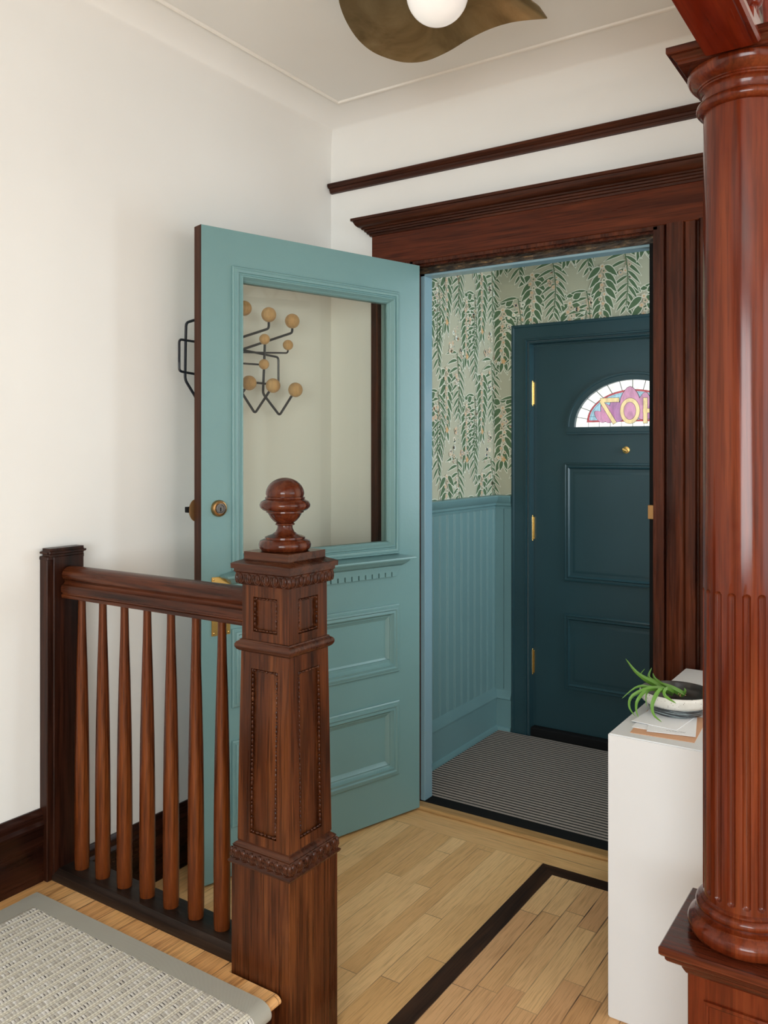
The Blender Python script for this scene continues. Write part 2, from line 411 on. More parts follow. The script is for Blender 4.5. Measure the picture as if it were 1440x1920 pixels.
# door casing of the inner doorway
cas = empty('trim_4', (0, 0, 0)); st(cas, 'dark mahogany casing and cornice around the inner doorway', 'door casing')
def vcas(x0, x1, flip):
    c = MB(); ys = WY - .024
    w_ = abs(x1 - x0); sgn = 1 if x1 > x0 else -1
    pr_ = [(0, 0), (0, .020), (.003, .024), (.024, .024), (.027, .012), (.030, .010), (.033, .026), (.036, .028), (.085, .028), (.088, .018), (.092, .024), (.122, .026), (.126, .014), (.132, .014), (.134, .030), (.141, .038), (.150, .038), (.157, .028), (.160, .020), (w_, .020), (w_, 0)]
    c.add([(x0 + sgn * o, WY - h, z) for z in (0, 2.104) for o, h in pr_], [(i, i + 1, len(pr_) + i + 1, len(pr_) + i) for i in range(len(pr_) - 1)])
    return c.build('side_casing', 'casing', cas)
vcas(-.775, -.589, 0); vcas(-1.71, -1.896, 1)
c = MB(); c.box(-1.888, -.583, 2.753, WY, 2.102, 2.24, .002); c.build('header_board', 'casingX', cas)
c = MB(); path = [(-1.888, WY), (-1.888, 2.753), (-.583, 2.753), (-.583, WY)]
cp = [(0, 2.222), (.006, 2.222), (.008, 2.229), (.014, 2.231), (.015, 2.237), (.021, 2.239), (.022, 2.245), (.029, 2.247), (.031, 2.252), (.040, 2.256), (.048, 2.264), (.053, 2.274), (.054, 2.278), (.061, 2.279), (.061, 2.289), (0, 2.289)]
c.sweep(path, cp); c.build('cornice', 'darkX', cas)
# jambs and stops
c = MB(); c.box(-1.72, -1.70, 2.757, 2.875, 0, 2.10); c.box(-.785, -.765, 2.757, 2.875, 0, 2.10); c.box(-1.72, -.765, 2.757, 2.875, 2.09, 2.112)
c.box(-1.70, -.785, 2.775, 2.80, 2.083, 2.09)
c.build('rebate', 'casing', cas)
rough = N('rough_edge'); o_ = rough.obj()
rm = rough.fin(rough.ramp(rough.noise(rough.map(o_, (25, 90, 90)), 1, 5, .7), [(.4, (.012, .009, .007)), (.58, (.06, .038, .02)), (.72, (.32, .19, .08))]), .35); rough.bump(rough.noise(rough.map(o_, (30, 90, 90)), 1, 4), 1, .004)
c = MB(); c.box(-1.70, -.785, 2.808, 2.816, 2.060, 2.09); c.build('weather_strip', rm, cas)
c = MB(); c.box(-.811, -.785, 2.806, 2.816, 0, 2.06); c.build('weather_strip', 'black', cas)
jp = paint('jamb_gloss_paint', (.22, .36, .42), .20, .02, .06, 60)
c = MB(); c.box(-1.70, -1.68, 2.815, 2.872, .008, 2.09, .0015); c.box(-.813, -.785, 2.815, 2.872, .008, 2.09, .0015); c.box(-1.70, -.785, 2.815, 2.872, 2.052, 2.09, .0015)
c.build('door_stop', jp, cas)
c = MB(); c.box(-.812, -.785, 2.79, 2.812, 1.150, 1.196, .001); tag(c.build('strike_plate', 'agedbrass', cas), 'small worn brass strike plate')

# threshold
c = MB(); c.sweep([(-1.70, 2.763), (-.785, 2.763)], [(-.05, 0), (0, 0), (.002, .004), (0, .010), (-.004, .013), (-.05, .013)])
st(c.build('trim_5', 'thresh'), 'pale oak threshold strip in front of the striped mat', 'threshold')

# baseboards
bp = lambda z0, h: [(0, z0), (.018, z0), (.018, z0 + h - .055), (.021, z0 + h - .050), (.022, z0 + h - .040), (.016, z0 + h - .030), (.017, z0 + h - .018), (.012, z0 + h - .008), (.006, z0 + h), (0, z0 + h)]
c = MB(); c.sweep([(WX, 1.55), (WX, WY), (-1.90, WY)], bp(0, .208)); st(c.build('baseboard_left', 'darkbase'), 'dark baseboard of the hall floor behind the balusters', 'baseboard')
LZ = .174
c = MB(); c.sweep([(WX, -3), (WX, 1.432)], bp(LZ, .200)); st(c.build('baseboard_landing', 'darkbase'), 'dark moulded baseboard along the raised landing at the left', 'baseboard')
c = MB(); c.sweep([(-.585, WY), (3, WY)], bp(0, .208)); st(c.build('baseboard_back', 'darkbase'))

# landing
c = MB(); c.box(WX, -1.25, -3, 1.535, 0, LZ - .022); c.mi = 1
c.sweep([(-1.235, 1.42), (-1.235, -3)], [(.90, LZ), (0, LZ)] + [(-.020 * math.sin(R(t)), LZ - .012 + .012 * math.cos(R(t))) for t in range(15, 181, 15)] + [(.90, LZ - .024)])
c.box(WX, -1.373, 1.42, 1.535, LZ - .024, LZ)
st(c.build('floor_landing', ['darkpost', 'pine']), 'raised landing of worn orange pine boards, one step up', 'landing')

# ------------------------------------------------------------------ vestibule
VX, VY, VR, VZ = -1.85, 3.77, -.36, 2.6
c = MB(); c.box(VX - .05, VR + .05, 2.80, VY + .2, -.05, .004); st(c.build('floor_vestibule', 'vfloor', smooth=0))
c = MB(); c.box(VX - .05, VX, 2.84, VY + .05, 0, VZ); st(c.build('wall_vestibule_left', 'wains', smooth=0))
c = MB(); c.box(VX, -1.70, 2.84, 2.871, 0, VZ); c.box(-.785, VR, 2.84, 2.871, 0, VZ); c.box(-1.72, -.76, 2.84, 2.871, 2.09, VZ)
st(c.build('wall_vestibule_front', 'wains', smooth=0))
c = MB(); c.box(VX, -1.66, VY, VY + .06, 0, VZ); c.box(-.70, VR, VY, VY + .06, 0, VZ); c.box(-1.66, -.70, VY, VY + .06, 1.90, VZ); c.box(-1.85, -.5, VY + .12, VY + .16, 0, 2.3)  # last box: unseen panel added to close a bright gap above the door
st(c.build('wall_vestibule_back', 'wains', smooth=0))
c = MB(); c.box(VR, VR + .05, 2.84, VY + .05, 0, VZ); st(c.build('wall_vestibule_right', 'wall', smooth=0))
c = MB(); c.box(VX - .05, VR + .05, 2.84, VY + .05, VZ, VZ + .05); st(c.build('ceiling_vestibule', 'ceil', smooth=0))
# wainscot
wn = st(empty('trim_6'), 'teal beadboard wainscot with moulded cap in the vestibule', 'wainscot')
c = MB(); pitch = .0655; y = 2.874; prof = []
yy = 2.874
while yy < VY - .001:
    prof += [(yy, .006), (yy + .004, .012), (yy + .010, .012), (yy + .013, .007), (yy + .017, .012), (yy + pitch - .002, .012)]; yy += pitch
prof = [p for p in prof if p[0] < VY] + [(VY, .012)]
c.add([(VX + h, yv, z) for z in (.15, 1.12) for yv, h in prof], [(i, i + 1, len(prof) + i + 1, len(prof) + i) for i in range(len(prof) - 1)])
prof = [(-1.838, .014), (-1.795, .014), (-1.793, .008), (-1.791, .014), (-1.75, .014)]
c.add([(xv, VY - h, z) for z in (.15, 1.12) for xv, h in prof], [(i, i + 1, len(prof) + i + 1, len(prof) + i) for i in range(len(prof) - 1)])
c.build('beadboard', 'wains', wn, 20)
vp = [(VX, 2.874), (VX, VY), (-1.752, VY)]
c = MB(); c.sweep(vp, [(0, 1.092), (.016, 1.092), (.018, 1.100), (.014, 1.103), (.020, 1.108), (.021, 1.118), (.026, 1.122), (.036, 1.142), (.038, 1.150), (.034, 1.156), (0, 1.158)]); c.build('cap_rail', 'wains', wn)
c = MB(); c.sweep(vp, [(0, 0), (.034, 0), (.034, .014), (.028, .026), (.020, .030), (.020, .160), (.026, .164), (.026, .172), (.018, .190), (.012, .212), (0, .214)]); c.build('base_board', 'wains', wn)

# wallpaper with hanging leaf sprays
wp = MB(); HW, HH = .345, .480
LAY = [0]
def surf(s_, z, lay):
    e = .0006 + .00012 * lay
    return (VX + e, VY + s_, z) if s_ < 0 else (VX + s_, VY - e, z)
SMIN, SMAX, ZMIN, ZMAX = 2.874 - VY, 1.48, 1.15, 2.42
def wpoly(pts, lay, mi):
    # clip to the wall box, then split at the corner
    def clip(ps, ax, v, keep):
        out = []
        for i in range(len(ps)):
            a, b_ = ps[i - 1], ps[i]; ia, ib = (a[ax] - v) * keep >= 0, (b_[ax] - v) * keep >= 0
            if ia != ib:
                t = (v - a[ax]) / (b_[ax] - a[ax]); out.append((a[0] + (b_[0] - a[0]) * t, a[1] + (b_[1] - a[1]) * t))
            if ib: out.append(b_)
        return out
    ps = clip(clip(clip(clip(pts, 0, SMIN, 1), 0, SMAX, -1), 1, ZMIN, 1), 1, ZMAX, -1)
    if len(ps) < 3: return
    for side, ps in ((-1, ps), (1, clip(ps, 0, .115, -1)), (1, clip(clip(ps, 0, .115, 1), 1, 1.97, 1))):
        if len(ps) < 3: continue
        q = clip(ps, 0, 0, side)
        if len(q) >= 3:
            wp.mi = mi; q2 = [(min(a, -1e-5), b_) if side < 0 else (max(a, 0), b_) for a, b_ in q]
            wp.add([surf(a, b_, lay) for a, b_ in q2], [tuple(range(len(q2)))])
wp.mi = 0
for x0, x1, z0_ in ((SMIN, -1e-4, ZMIN), (0, .115, ZMIN), (.115, SMAX, 1.97)): wp.add([surf(x0, z0_, 0), surf(x1, z0_, 0), surf(x1, ZMAX, 0), surf(x0, ZMAX, 0)], [(0, 1, 2, 3)])
def leaf(x, z, ang, L, wd, mi=2, bend=0, outline=.0042):
    a = R(ang); n = 7; LAY[0] = (LAY[0] + 1) % 90; l0 = 1 + LAY[0] * .30
    for lay, grow, m in ((l0, outline, 1), (l0 + .15, 0, mi)):
        left, right = [], []
        for i in range(n):
            t = i / (n - 1); wv = math.sin(PI * t ** .8) * wd / 2 + grow * (1 if 0 < i < n - 1 else .4)
            dx = L * t + (grow if i == n - 1 else (-grow if i == 0 else 0)); bz = -bend * t * t * L
            cx_ = x + dx * math.cos(a); cz_ = z + dx * math.sin(a) + bz
            left.append((cx_ - math.sin(a) * wv, cz_ + math.cos(a) * wv)); right.append((cx_ + math.sin(a) * wv, cz_ - math.cos(a) * wv))
        wpoly(left + right[::-1], lay, m)
def disc(x, z, r, mi, lay=29, n=8, star=0):
    pts = [(x + r * (1 - star * (i % 2)) * math.cos(2 * PI * i / n), z + r * (1 - star * (i % 2)) * math.sin(2 * PI * i / n)) for i in range(n)]
    wpoly(pts, lay, mi)
def stem(pts, wd, mi, lay=28.5):
    for (x0, z0), (x1, z1) in zip(pts, pts[1:]):
        d = Vector((x1 - x0, z1 - z0)).normalized() * (wd / 2); wpoly([(x0 - d.y, z0 + d.x), (x1 - d.y, z1 + d.x), (x1 + d.y, z1 - d.x), (x0 + d.y, z0 - d.x)], lay, mi)
rw = random.Random(3)
def raceme(x, z, L=.27, n=9, big=1.0):
    for i in range(n):
        t = i / (n - 1); zz = z - L * t; k = (1 - .25 * t) * big; dx = .006 * math.sin(t * 5)
        leaf(x + dx - .008, zz, 205 + 42 * t + rw.uniform(-5, 5), .070 * k, .028 * k, 2, .3)
        leaf(x + dx + .008, zz + .005, -25 - 42 * t + rw.uniform(-5, 5), .070 * k, .028 * k, 2, .3)
    leaf(x - .004, z - L, 258, .055, .020, 2); leaf(x + .010, z - L, 285, .05, .018, 2)
    for i in range(13):
        t = i / 12; xx = x + .010 * math.sin(i * 2.4); zz = z + .004 - L * t * .95; r_ = .0135 - .004 * t
        disc(xx, zz, r_, 3 if i % 3 else 4, 29, 10, .22); disc(xx, zz, r_ * .36, 6 if i % 2 else 5, 30, 6)
    disc(x + .004, z - L + .002, .017, 5, 31, 10, .5)
def frond(x, z, L=.30, n=8, bow=.02, side=1):
    pts = [(x + bow * math.sin(PI * t / 8) + .012 * t / 8, z - L * t / 8) for t in range(9)]
    stem(pts, .0045, 2)
    for i in range(n):
        t = (i + .5) / n; k = min(7, int(t * 8)); px_, pz_ = pts[k]
        Lk = .105 * (1 - .40 * t)
        leaf(px_, pz_, 170 + 52 * t, Lk, .0135, 2, .28, .0034)
        leaf(px_, pz_ - .012, -18 - 45 * t, Lk * .85, .0145, 2, .28, .0034)
    leaf(pts[-1][0], pts[-1][1], 235, .05, .012, 2); leaf(pts[-1][0], pts[-1][1], 300, .055, .012, 2)
def cluster(x, z, n=11, w_=.03, h_=.07):
    for i in range(n):
        xx = x + rw.uniform(-w_, w_); zz = z - rw.uniform(0, h_); r_ = rw.uniform(.007, .014)
        disc(xx, zz, r_, rw.choice((3, 3, 4, 1)), (.4, 28.1)[i % 2], 10, .15); disc(xx, zz, r_ * .32, rw.choice((5, 5, 7, 2)), (.7, 28.4)[i % 2], 6)
    for i in range(7): disc(x + .022 + rw.uniform(-.003, .003), z + .03 - i * .016, .0028, 7 if i % 2 else 6, 5, 6)
def tile(x, z):
    cluster(x + .105, z + .02, 10, .024, .09); cluster(x - .07, z - .13, 10, .024, .09); cluster(x + .23, z - .17, 9, .022, .08); cluster(x + .09, z - .26, 8, .022, .1)
    frond(x + .098, z + .085, .27, 8, .014); frond(x + .27, z - .19, .28, 8, -.012)
    frond(x - .075, z - .10, .26, 8, .012); cluster(x + .15, z + .12, 8, .02, .06); cluster(x + .05, z + .13, 8, .02, .06)
    raceme(x, z); raceme(x + .19, z - .155, .25, 8, 1.05)
    leaf(x + .175, z - .13, 150, .045, .03); leaf(x + .205, z - .13, 30, .045, .03); leaf(x + .19, z - .125, 95, .02, .03)
    leaf(x - .03, z - .24, 205, .075, .014, 2, .2); leaf(x - .035, z - .285, 212, .08, .014, 2, .2)
for i in range(-4, 6):
    for j in range(-3, 4):
        tile(3.282 - VY + i * HW, 1.735 + j * HH)
wcols = [(.49, .48, .35), (.78, .77, .64), (.095, .165, .08), (.66, .52, .38), (.72, .64, .50), (.70, .42, .20), (.14, .22, .12), (.16, .26, .30)]
wmats = [plain('wallpaper_%s' % n_, c_, .75) for n_, c_ in zip(('ground', 'cream', 'green', 'peach', 'ivory', 'orange', 'moss', 'blue'), wcols)]
st(wp.build('trim_7', wmats, smooth=0), 'wallpaper of hanging green leaf sprays and peach blossoms', 'wallpaper')

# casing of the front door
fc = st(empty('trim_8'), 'dark teal casing around the front door', 'door casing')
c = MB()
yf = VY
prf = [(0, 0), (0, .022), (.004, .026), (.012, .026), (.015, .020), (.070, .020), (.073, .024), (.078, .024), (.080, .012), (.085, .010), (.087, .016), (.092, .016), (.094, -.03), (.097, -.03)]
path = [(-1.749, .004), (-1.749, 1.981), (-.611, 1.981), (-.611, .004)]
c.sweep(path, [(o, h) for o, h in prf], fn=lambda a, b, h: (a, yf - h, b)); c.build('casing_moulding', 'navy', fc)
c = MB(); c.box(-1.66, -.70, VY - .005, VY + .16, .004, .045, .004); c.build('sill', 'black', fc)

# ------------------------------------------------------------------ front door (door_2)
FY = 3.802; FX0, FX1, FCX = -1.652, -.708, -1.18; FZ0, FZ1 = .047, 1.876
d2 = st(empty('door_2', (FX0, FY, FZ0)), 'dark teal front door with a stained glass fanlight', 'door')
def fl(a, b, h): return (a - FX0, -h, b - FZ0)
c = MB(); EW, EH, EB = .270, .212, 1.4855
ell = [(FCX - EW * math.cos(PI * i / 32), EB + EH * math.sin(PI * i / 32)) for i in range(33)]
# slab with the fan opening: front skin pieces
def skin(h):
    vs = [fl(FX0, FZ0, h), fl(FX1, FZ0, h), fl(FX1, EB, h), fl(FX0, EB, h)]
    c.add(vs, [(0, 1, 2, 3)])
    top = [(FX0, EB)] + [(FX0 + (FX1 - FX0) * i / 30 if 0 < i < 30 else (FX0 if i == 0 else FX1), FZ1) for i in range(31)]
    outer = [(FX0, EB), (FX0, 1.62), (FX0, FZ1)] + [(FX0 + (FX1 - FX0) * i / 28, FZ1) for i in range(1, 28)] + [(FX1, FZ1), (FX1, 1.62), (FX1, EB)]
    vs = [fl(a, b_, h) for a, b_ in ell] + [fl(a, b_, h) for a, b_ in outer]
    c.add(vs, [(i, i + 1, 33 + i + 1, 33 + i) for i in range(32)])
skin(0); skin(-.045)
c.add([fl(a, b_, h) for h in (0, -.045) for a, b_ in ell + [ell[0]]], [(i, i + 1, 34 + i + 1, 34 + i) for i in range(33)])
c.add([fl(a, b_, h) for h in (0, -.045) for a, b_ in [(FX0, FZ0), (FX0, FZ1), (FX1, FZ1), (FX1, FZ0)]], [(i, (i + 1) % 4, 4 + (i + 1) % 4, 4 + i) for i in range(4)])
c.build('slab', 'navy', d2, 20)
# moulding round the fan
c = MB(); e2 = [(FCX - EW * 1.0 * math.cos(PI * i / 40), EB + EH * math.sin(PI * i / 40)) for i in range(41)]
c.sweep(e2, [(0, -.01), (0, .004), (-.024, .005), (-.026, .009), (-.034, .009), (-.036, 0)], fn=fl)
c.sweep([(FCX - EW - .036, EB), (FCX + EW + .036, EB)], [(0, 0), (0, .005), (.024, .005), (.026, .009), (.034, .009), (.036, 0)], fn=fl); c.build('fan_moulding', 'navy', d2)
pp = [(0, 0), (.002, .007), (.009, .010), (.012, .006), (.018, .006), (.022, .010), (.028, .004), (.030, -.003), (.050, .002), (.058, .002)]
for z0, z1 in ((.757, 1.318), (.245, .604)):
    c = MB(); c.frame(-1.500, -.862, z0, z1, pp, fl)
    c.add([fl(-1.442, z0 + .058, .002), fl(-.92, z0 + .058, .002), fl(-.92, z1 - .058, .002), fl(-1.442, z1 - .058, .002)], [(0, 1, 2, 3)])
    c.build('panel', 'navy', d2)
# stained glass: one fan window with its coloured pieces
sg = MB()
def P2(pts, lay, mi): sg.mi = mi; sg.add([fl(a + FCX, b_ + EB, -.020 + .0006 * lay) for a, b_ in pts], [tuple(range(len(pts)))])
def el(k, n=32, dz=0, a0=0, a1=PI): return [(-EW * k * math.cos(a0 + (a1 - a0) * i / n), dz + (EH * k - dz * 1) * math.sin(a0 + (a1 - a0) * i / n)) for i in range(n + 1)]
P2(el(1.0), 0, 0)
P2(el(.80, dz=.022), 1, 1); P2(el(.755, dz=.031), 2, 2)
def petal(cx, cz, rx, rz, rot=0, lay=3, mi=3):
    pts = []
    for i in range(20):
        a = 2 * PI * i / 20; x = rx * math.cos(a); z = rz * math.sin(a) * (1 + .12 * math.sin(a) ** 5); x *= (1 - .18 * math.sin(a))
        pts.append((cx + x * math.cos(rot) - z * math.sin(rot), cz + x * math.sin(rot) + z * math.cos(rot)))
    P2([(a * 1.07 + (cx) * -.07, b_ * 1.03 + cz * -.03) for a, b_ in pts], lay, 5); P2(pts, lay + 1, mi)
petal(-.012, .115, .046, .060); petal(-.115, .062, .030, .05, .5); petal(-.148, .048, .022, .034, .9); petal(-.075, .07, .035, .055, .2, 3, 4); petal(.052, .085, .036, .062, -.1); petal(.10, .075, .032, .055, -.4, 3, 4); petal(.15, .05, .022, .035, -.9)
def bar(p, q, wd, lay=6):
    d = (Vector(q) - Vector(p)).normalized() * (wd / 2)
    for g, m, l_ in ((.0016, 5, lay), (0, 6, lay + 1)):
        e = d.normalized() * g; d_ = d + e
        P2([(p[0] - d_.y - e.x, p[1] + d_.x - e.y), (q[0] - d_.y + e.x, q[1] + d_.x + e.y), (q[0] + d_.y + e.x, q[1] - d_.x + e.y), (p[0] + d_.y - e.x, p[1] - d_.x - e.y)], l_, m)
bar((-.150, .123), (-.062, .123), .019); bar((-.148, .123), (-.082, .016), .017)          # mirrored 7
ring = lambda rx, rz, l_, m: P2([(-.012 + rx * math.cos(2 * PI * i / 28), .071 + rz * math.sin(2 * PI * i / 28)) for i in range(28)], l_, m)
ring(.0465, .0595, 6, 5); ring(.045, .058, 7, 6); ring(.0285, .041, 8, 5); ring(.027, .0395, 9, 3)
bar((.058, .014), (.058, .128), .018); bar((.048, .070), (.135, .070), .018)   # stem and bar of the last numeral
for k in range(1, 14):
    a = PI * k / 14; P2([(-EW * r_ * math.cos(a + q_ * .006 / r_), (EH * r_ + 0) * math.sin(a + q_ * .006 / r_)) for r_, q_ in ((.80, -1), (1.0, -1), (1.0, 1), (.80, 1))], 3, 5)
for k in range(-4, 5): P2([(k * .052 + q_, z_) for q_, z_ in ((-.0009, .0), (.0009, .0), (.0009, .022), (-.0009, .022))], 3, 5)
for k in (.735, .80): 
    pts = el(k, dz=.022 if k == .8 else .031); [P2([pts[i], pts[i + 1], (pts[i + 1][0] * .994, pts[i + 1][1] - .0008), (pts[i][0] * .994, pts[i][1] - .0008)], 3, 5) for i in range(32)]
P2([(-.205, .048), (-.02, .048), (-.02, .0495), (-.205, .0495)], 2.5, 5)
sgm = [emis('glass_clear', (.95, .98, .88), 1.25), emis('glass_red', (.62, .09, .11), .8), emis('glass_blue', (.38, .66, .78), 1.0), emis('glass_violet', (.62, .30, .46), 1.0), emis('glass_purple', (.50, .24, .46), .9), plain('lead', (.05, .05, .05), .5), emis('glass_yellow', (.90, .72, .36), 1.0)]  # daylight behind the panes is put into their emission
tag(sg.build('fanlight', sgm, d2, 0), 'arched stained glass with yellow numerals on violet petals')
for z in (1.652, 1.001, .356):
    c = MB(); c.tube([(-.006, -.012, z - .056 - FZ0), (-.006, -.012, z + .056 - FZ0)], .0065, 12); c.sph((-.006, -.012, z + .059 - FZ0), .006, 10, 6); c.sph((-.006, -.012, z - .059 - FZ0), .006, 10, 6)
    c.box(-.004, .003, -.010, 0, z - .054 - FZ0, z + .054 - FZ0, .001); tag(c.build('hinge', 'brass', d2), 'brass butt hinge')
c = MB(); c.lathe([(.0, 0), (.016, .0), (.016, .006), (.006, .008), (.006, .02), (.0, .02)], seg=20); c.box(-.013, .013, -.005, .005, .016, .026, .002)
h_ = c.build('thumb_turn', 'brass', d2); h_.rotation_euler = (R(90), R(25), 0); h_.location = (-1.203 - FX0, 0, 1.378 - FZ0); tag(h_, 'small brass thumb turn below the fanlight')

# mat
mt = tag(empty('doormat', (0, 0, 0)), 'ribbed taupe and black striped mat filling the vestibule floor', 'mat')
c = MB(); c.box(-1.812, -.40, 2.873, 3.735, .004, .013, .002); c.build('pile', 'mat', mt)
c = MB(); c.sweep([(-1.70, 2.81), (-.79, 2.81)], [(-.062, .004), (0, .004), (0, .013), (-.003, .015), (-.062, .015)]); tag(c.build('rubber_edge', 'black', mt), 'plain black front edge')

# ------------------------------------------------------------------ open inner door (door_1)
DW, DT = .922, .044; ang = math.atan2(.95878, .28416)
d1 = st(empty('door_1', (-1.672, 2.762, 0), ang), 'open teal panelled door with a large glass pane', 'door')
def dl(u, z, h): return (-u, -h, z)
ZB, ZT = .010, 2.083
c = MB()
GU0, GU1, GZ0, GZ1 = .150, .772, 1.034, 1.925
for u0, u1, z0, z1 in ((0, GU0, .96, ZT), (GU1, DW, .96, ZT), (GU0, GU1, GZ1, ZT), (GU0, GU1, .96, GZ0), (0, .15, ZB, .96), (.772, DW, ZB, .96), (.15, .772, ZB, .21), (.15, .772, .40, .60), (.15, .772, .76, .96)):
    c.box(-u1, -u0, 0, DT, z0, z1)
c.box(-.772, -.15, .010, .034, .21, .40); c.box(-.772, -.15, .010, .034, .60, .76)
bmesh.ops.remove_doubles(c.bm, verts=c.bm.verts, dist=.0001)
c.mi = 1; c.box(-DW - .0012, -DW, .0006, DT, ZB, ZT)
c.build('slab', ['teal', 'doorwood'], d1, 20)
mp = [(0, 0), (0, .006), (.003, .009), (.007, .009), (.009, .013), (.014, .015), (.019, .013), (.021, .008), (.026, .010), (.029, .016), (.033, .017), (.036, .012), (.038, .005), (.042, .001), (.045, -.006), (.047, -.010), (.047, -.020)]
c = MB(); c.frame(-.815, -.107, .991, 1.968, mp, lambda a, b, h: (a, -h, b)); c.build('glass_moulding', 'teal', d1)
c = MB(); c.frame(-.815, -.107, .991, 1.968, mp, lambda a, b, h: (a, DT + h, b)); c.build('glass_moulding', 'teal', d1)
c = MB(); c.box(-.775, -.147, .012, .017, 1.030, 1.928); tag(c.build('pane', 'glass', d1, 0), 'clear faintly green glass pane')
mq = [(0, 0), (0, .006), (.004, .009), (.010, .009), (.012, .013), (.018, .015), (.022, .010), (.027, .012), (.031, .013), (.035, .004), (.046, -.004), (.056, -.0095), (.058, -.0105)]
for z0, z1 in ((.550, .803), (.166, .443)):
    c = MB(); c.frame(-.815, -.107, z0, z1, mq, lambda a, b, h: (a, -h, b)); c.build('panel_moulding', 'teal', d1)
    c = MB(); c.frame(-.815, -.107, z0, z1, mq, lambda a, b, h: (a, DT + h, b)); c.build('panel_moulding', 'teal', d1)
c = MB()
cu0, cu1 = -.805, -.115
c.sweep([(cu1, 0), (cu0, 0)][::-1], [(0, .942), (.004, .942), (.006, .946), (.010, .948), (.020, .955), (.028, .966), (.030, .970), (.046, .972), (.048, .976), (.046, .979), (0, .983)], fn=lambda a, b, h: (a, b, h))
c.bm.free(); c = MB()
pth = [(-.805, 0.0), (-.805, -.001), (-.115, -.001), (-.115, 0.0)]
c.sweep(pth, [(-.001, .940), (.006, .940), (.008, .946), (.014, .948), (.026, .957), (.034, .966), (.036, .970), (.052, .972), (.053, .976), (.051, .980), (0, .990), (-.001, .990)])
c.box(-.812, -.108, -.012, 0, .941, .987)
c.build('sill_ledge', 'teal', d1)
c = MB(); c.box(-.806, -.116, -.011, 0, .925, .943, .0005)
for k in range(22):
    u = .120 + k * .0311
    c.box(-min(u + .0255, .806), -u, -.011, 0, .908, .926, .0005)
c.build('dentil_band', 'teal', d1)
c = MB(); c.box(-.887, -.821, -.0035, 0, .789, .975, .001, 2); pl = c.build('push_plate', 'brass', d1); tag(pl, 'rectangular polished brass plate')
for u in (.880, .828):
    for z in (.797, .967):
        c = MB(); c.sph((-u, -.0035, z), (.0035, .002, .0035), 10, 6); c.build('screw', 'brass', pl)
dead = MB(); dead.lathe([(.0, 0), (.0265, 0), (.0268, .006), (.024, .012), (.0195, .014), (.0185, .012), (0, .012)], seg=32)
db = dead.build('lock_cylinder', 'agedbrass', d1); db.rotation_euler = (R(90), 0, 0); db.location = (-.862, 0, 1.192); tag(db, 'round aged brass deadbolt cylinder')
c = MB(); c.lathe([(0, .012), (.0165, .012), (.0165, .0165), (.012, .017), (.011, .0155), (0, .0155)], seg=28); c.mi = 1; c.box(-.0016, .0016, -.009, .003, .0155, .0162)
c.build('keyway', ['steel', 'black'], db)
c = MB(); c.lathe([(0, 0), (.024, 0), (.023, .005), (.019, .009), (0, .010)], seg=28); q = c.build('latch_case', 'agedbrass', d1); q.scale = (1, 1.5, 1); q.rotation_euler = (R(-90), 0, 0); q.location = (-.917, DT, 1.186)
c = MB(); c.box(-.009, .008, -.009, .009, .004, .022, .001); q2 = c.build('latch_bolt', 'black', d1); q2.rotation_euler = (R(-90), 0, 0); q2.location = (-.936, DT, 1.188)

# ------------------------------------------------------------------ coat rack on the left wall
cr = tag(empty('coat_rack', (WX, 2.08, 1.6)), 'black wire wall coat rack with natural beech balls behind the door glass', 'coat rack')
c_, s_ = math.cos(YAW), math.sin(YAW)
def onX(x, y, X):
    a = (x - 720) / 1580; b_ = -(y - 845) / 1580; rx, ry = -s_ + a * c_, c_ + a * s_; t = X / rx
    return Vector((X, ry * t, CH + b_ * t))
XW, XBk = -2.045, -2.0
def rodp(pts, X=XW): return [onX(x, y, X) - Vector((WX, 2.08, 1.6)) for x, y in pts]
def smooth_path(p, r=.008):
    out = [p[0]]
    for i in range(1, len(p) - 1):
        a, b_, c2 = p[i - 1], p[i], p[i + 1]; d1_, d2_ = (a - b_), (c2 - b_); k = min(r * 1.5, d1_.length * .45, d2_.length * .45)
        q0, q1 = b_ + d1_.normalized() * k, b_ + d2_.normalized() * k
        for t in (0, .25, .5, .75, 1): out.append(q0 * (1 - t) ** 2 + b_ * 2 * t * (1 - t) + q1 * t * t)
    out.append(p[-1]); return out
rods = [([(372, 598), (349, 605), (348, 640), (347, 712), (385, 775), (412, 722)], .0046),
        ([(336, 690), (336, 636), (425, 650), (522, 670), (522, 722), (425, 712), (336, 696), (336, 680)], .0042),
        ([(497, 636), (495, 690), (493, 738), (524, 779), (554, 731)], .0046),
        ([(400, 650), (504, 616), (504, 592)], .0046), ([(440, 660), (548, 624), (548, 602)], .0046),
        ([(420, 660), (540, 662), (540, 647)], .0034), ([(400, 678), (495, 684)], .0034),
        ([(440, 715), (478, 775), (512, 723)], .0046), ([(395, 712), (430, 772), (467, 718)], .0046),
        ([(372, 598), (458, 578)], .0046)]
c = MB()
for p, r_ in rods: c.tube(smooth_path(rodp(p)), r_, 8)
for y_, z_ in ((2.04, 1.72), (2.04, 1.63), (2.10, 1.66)):
    c.tube([(XW - WX, y_ - 2.08, z_ - 1.6), (0, y_ - 2.08, z_ - 1.6)], .004, 8)
c.build('wire_frame', 'blackmetal', cr)
balls = [(504, 590, 14), (548, 602, 13.7), (496, 636, 10), (540, 647, 9.7), (495, 683, 9.7), (467, 718, 14), (512, 723, 13.7), (554, 731, 13.7), (458, 578, 14), (412, 722, 13.7), (420, 668, 9.7)]
bp0 = {}
for x, y, rp in balls:
    p = onX(x, y, XBk) - Vector((WX, 2.08, 1.6)); r_ = rp / 1580 * (s_ * 2.0 + c_ * (p.y + 2.08))
    c = MB(); c.sph(tuple(p), r_, 24, 14); c.build('ball', 'ball', cr, 80)

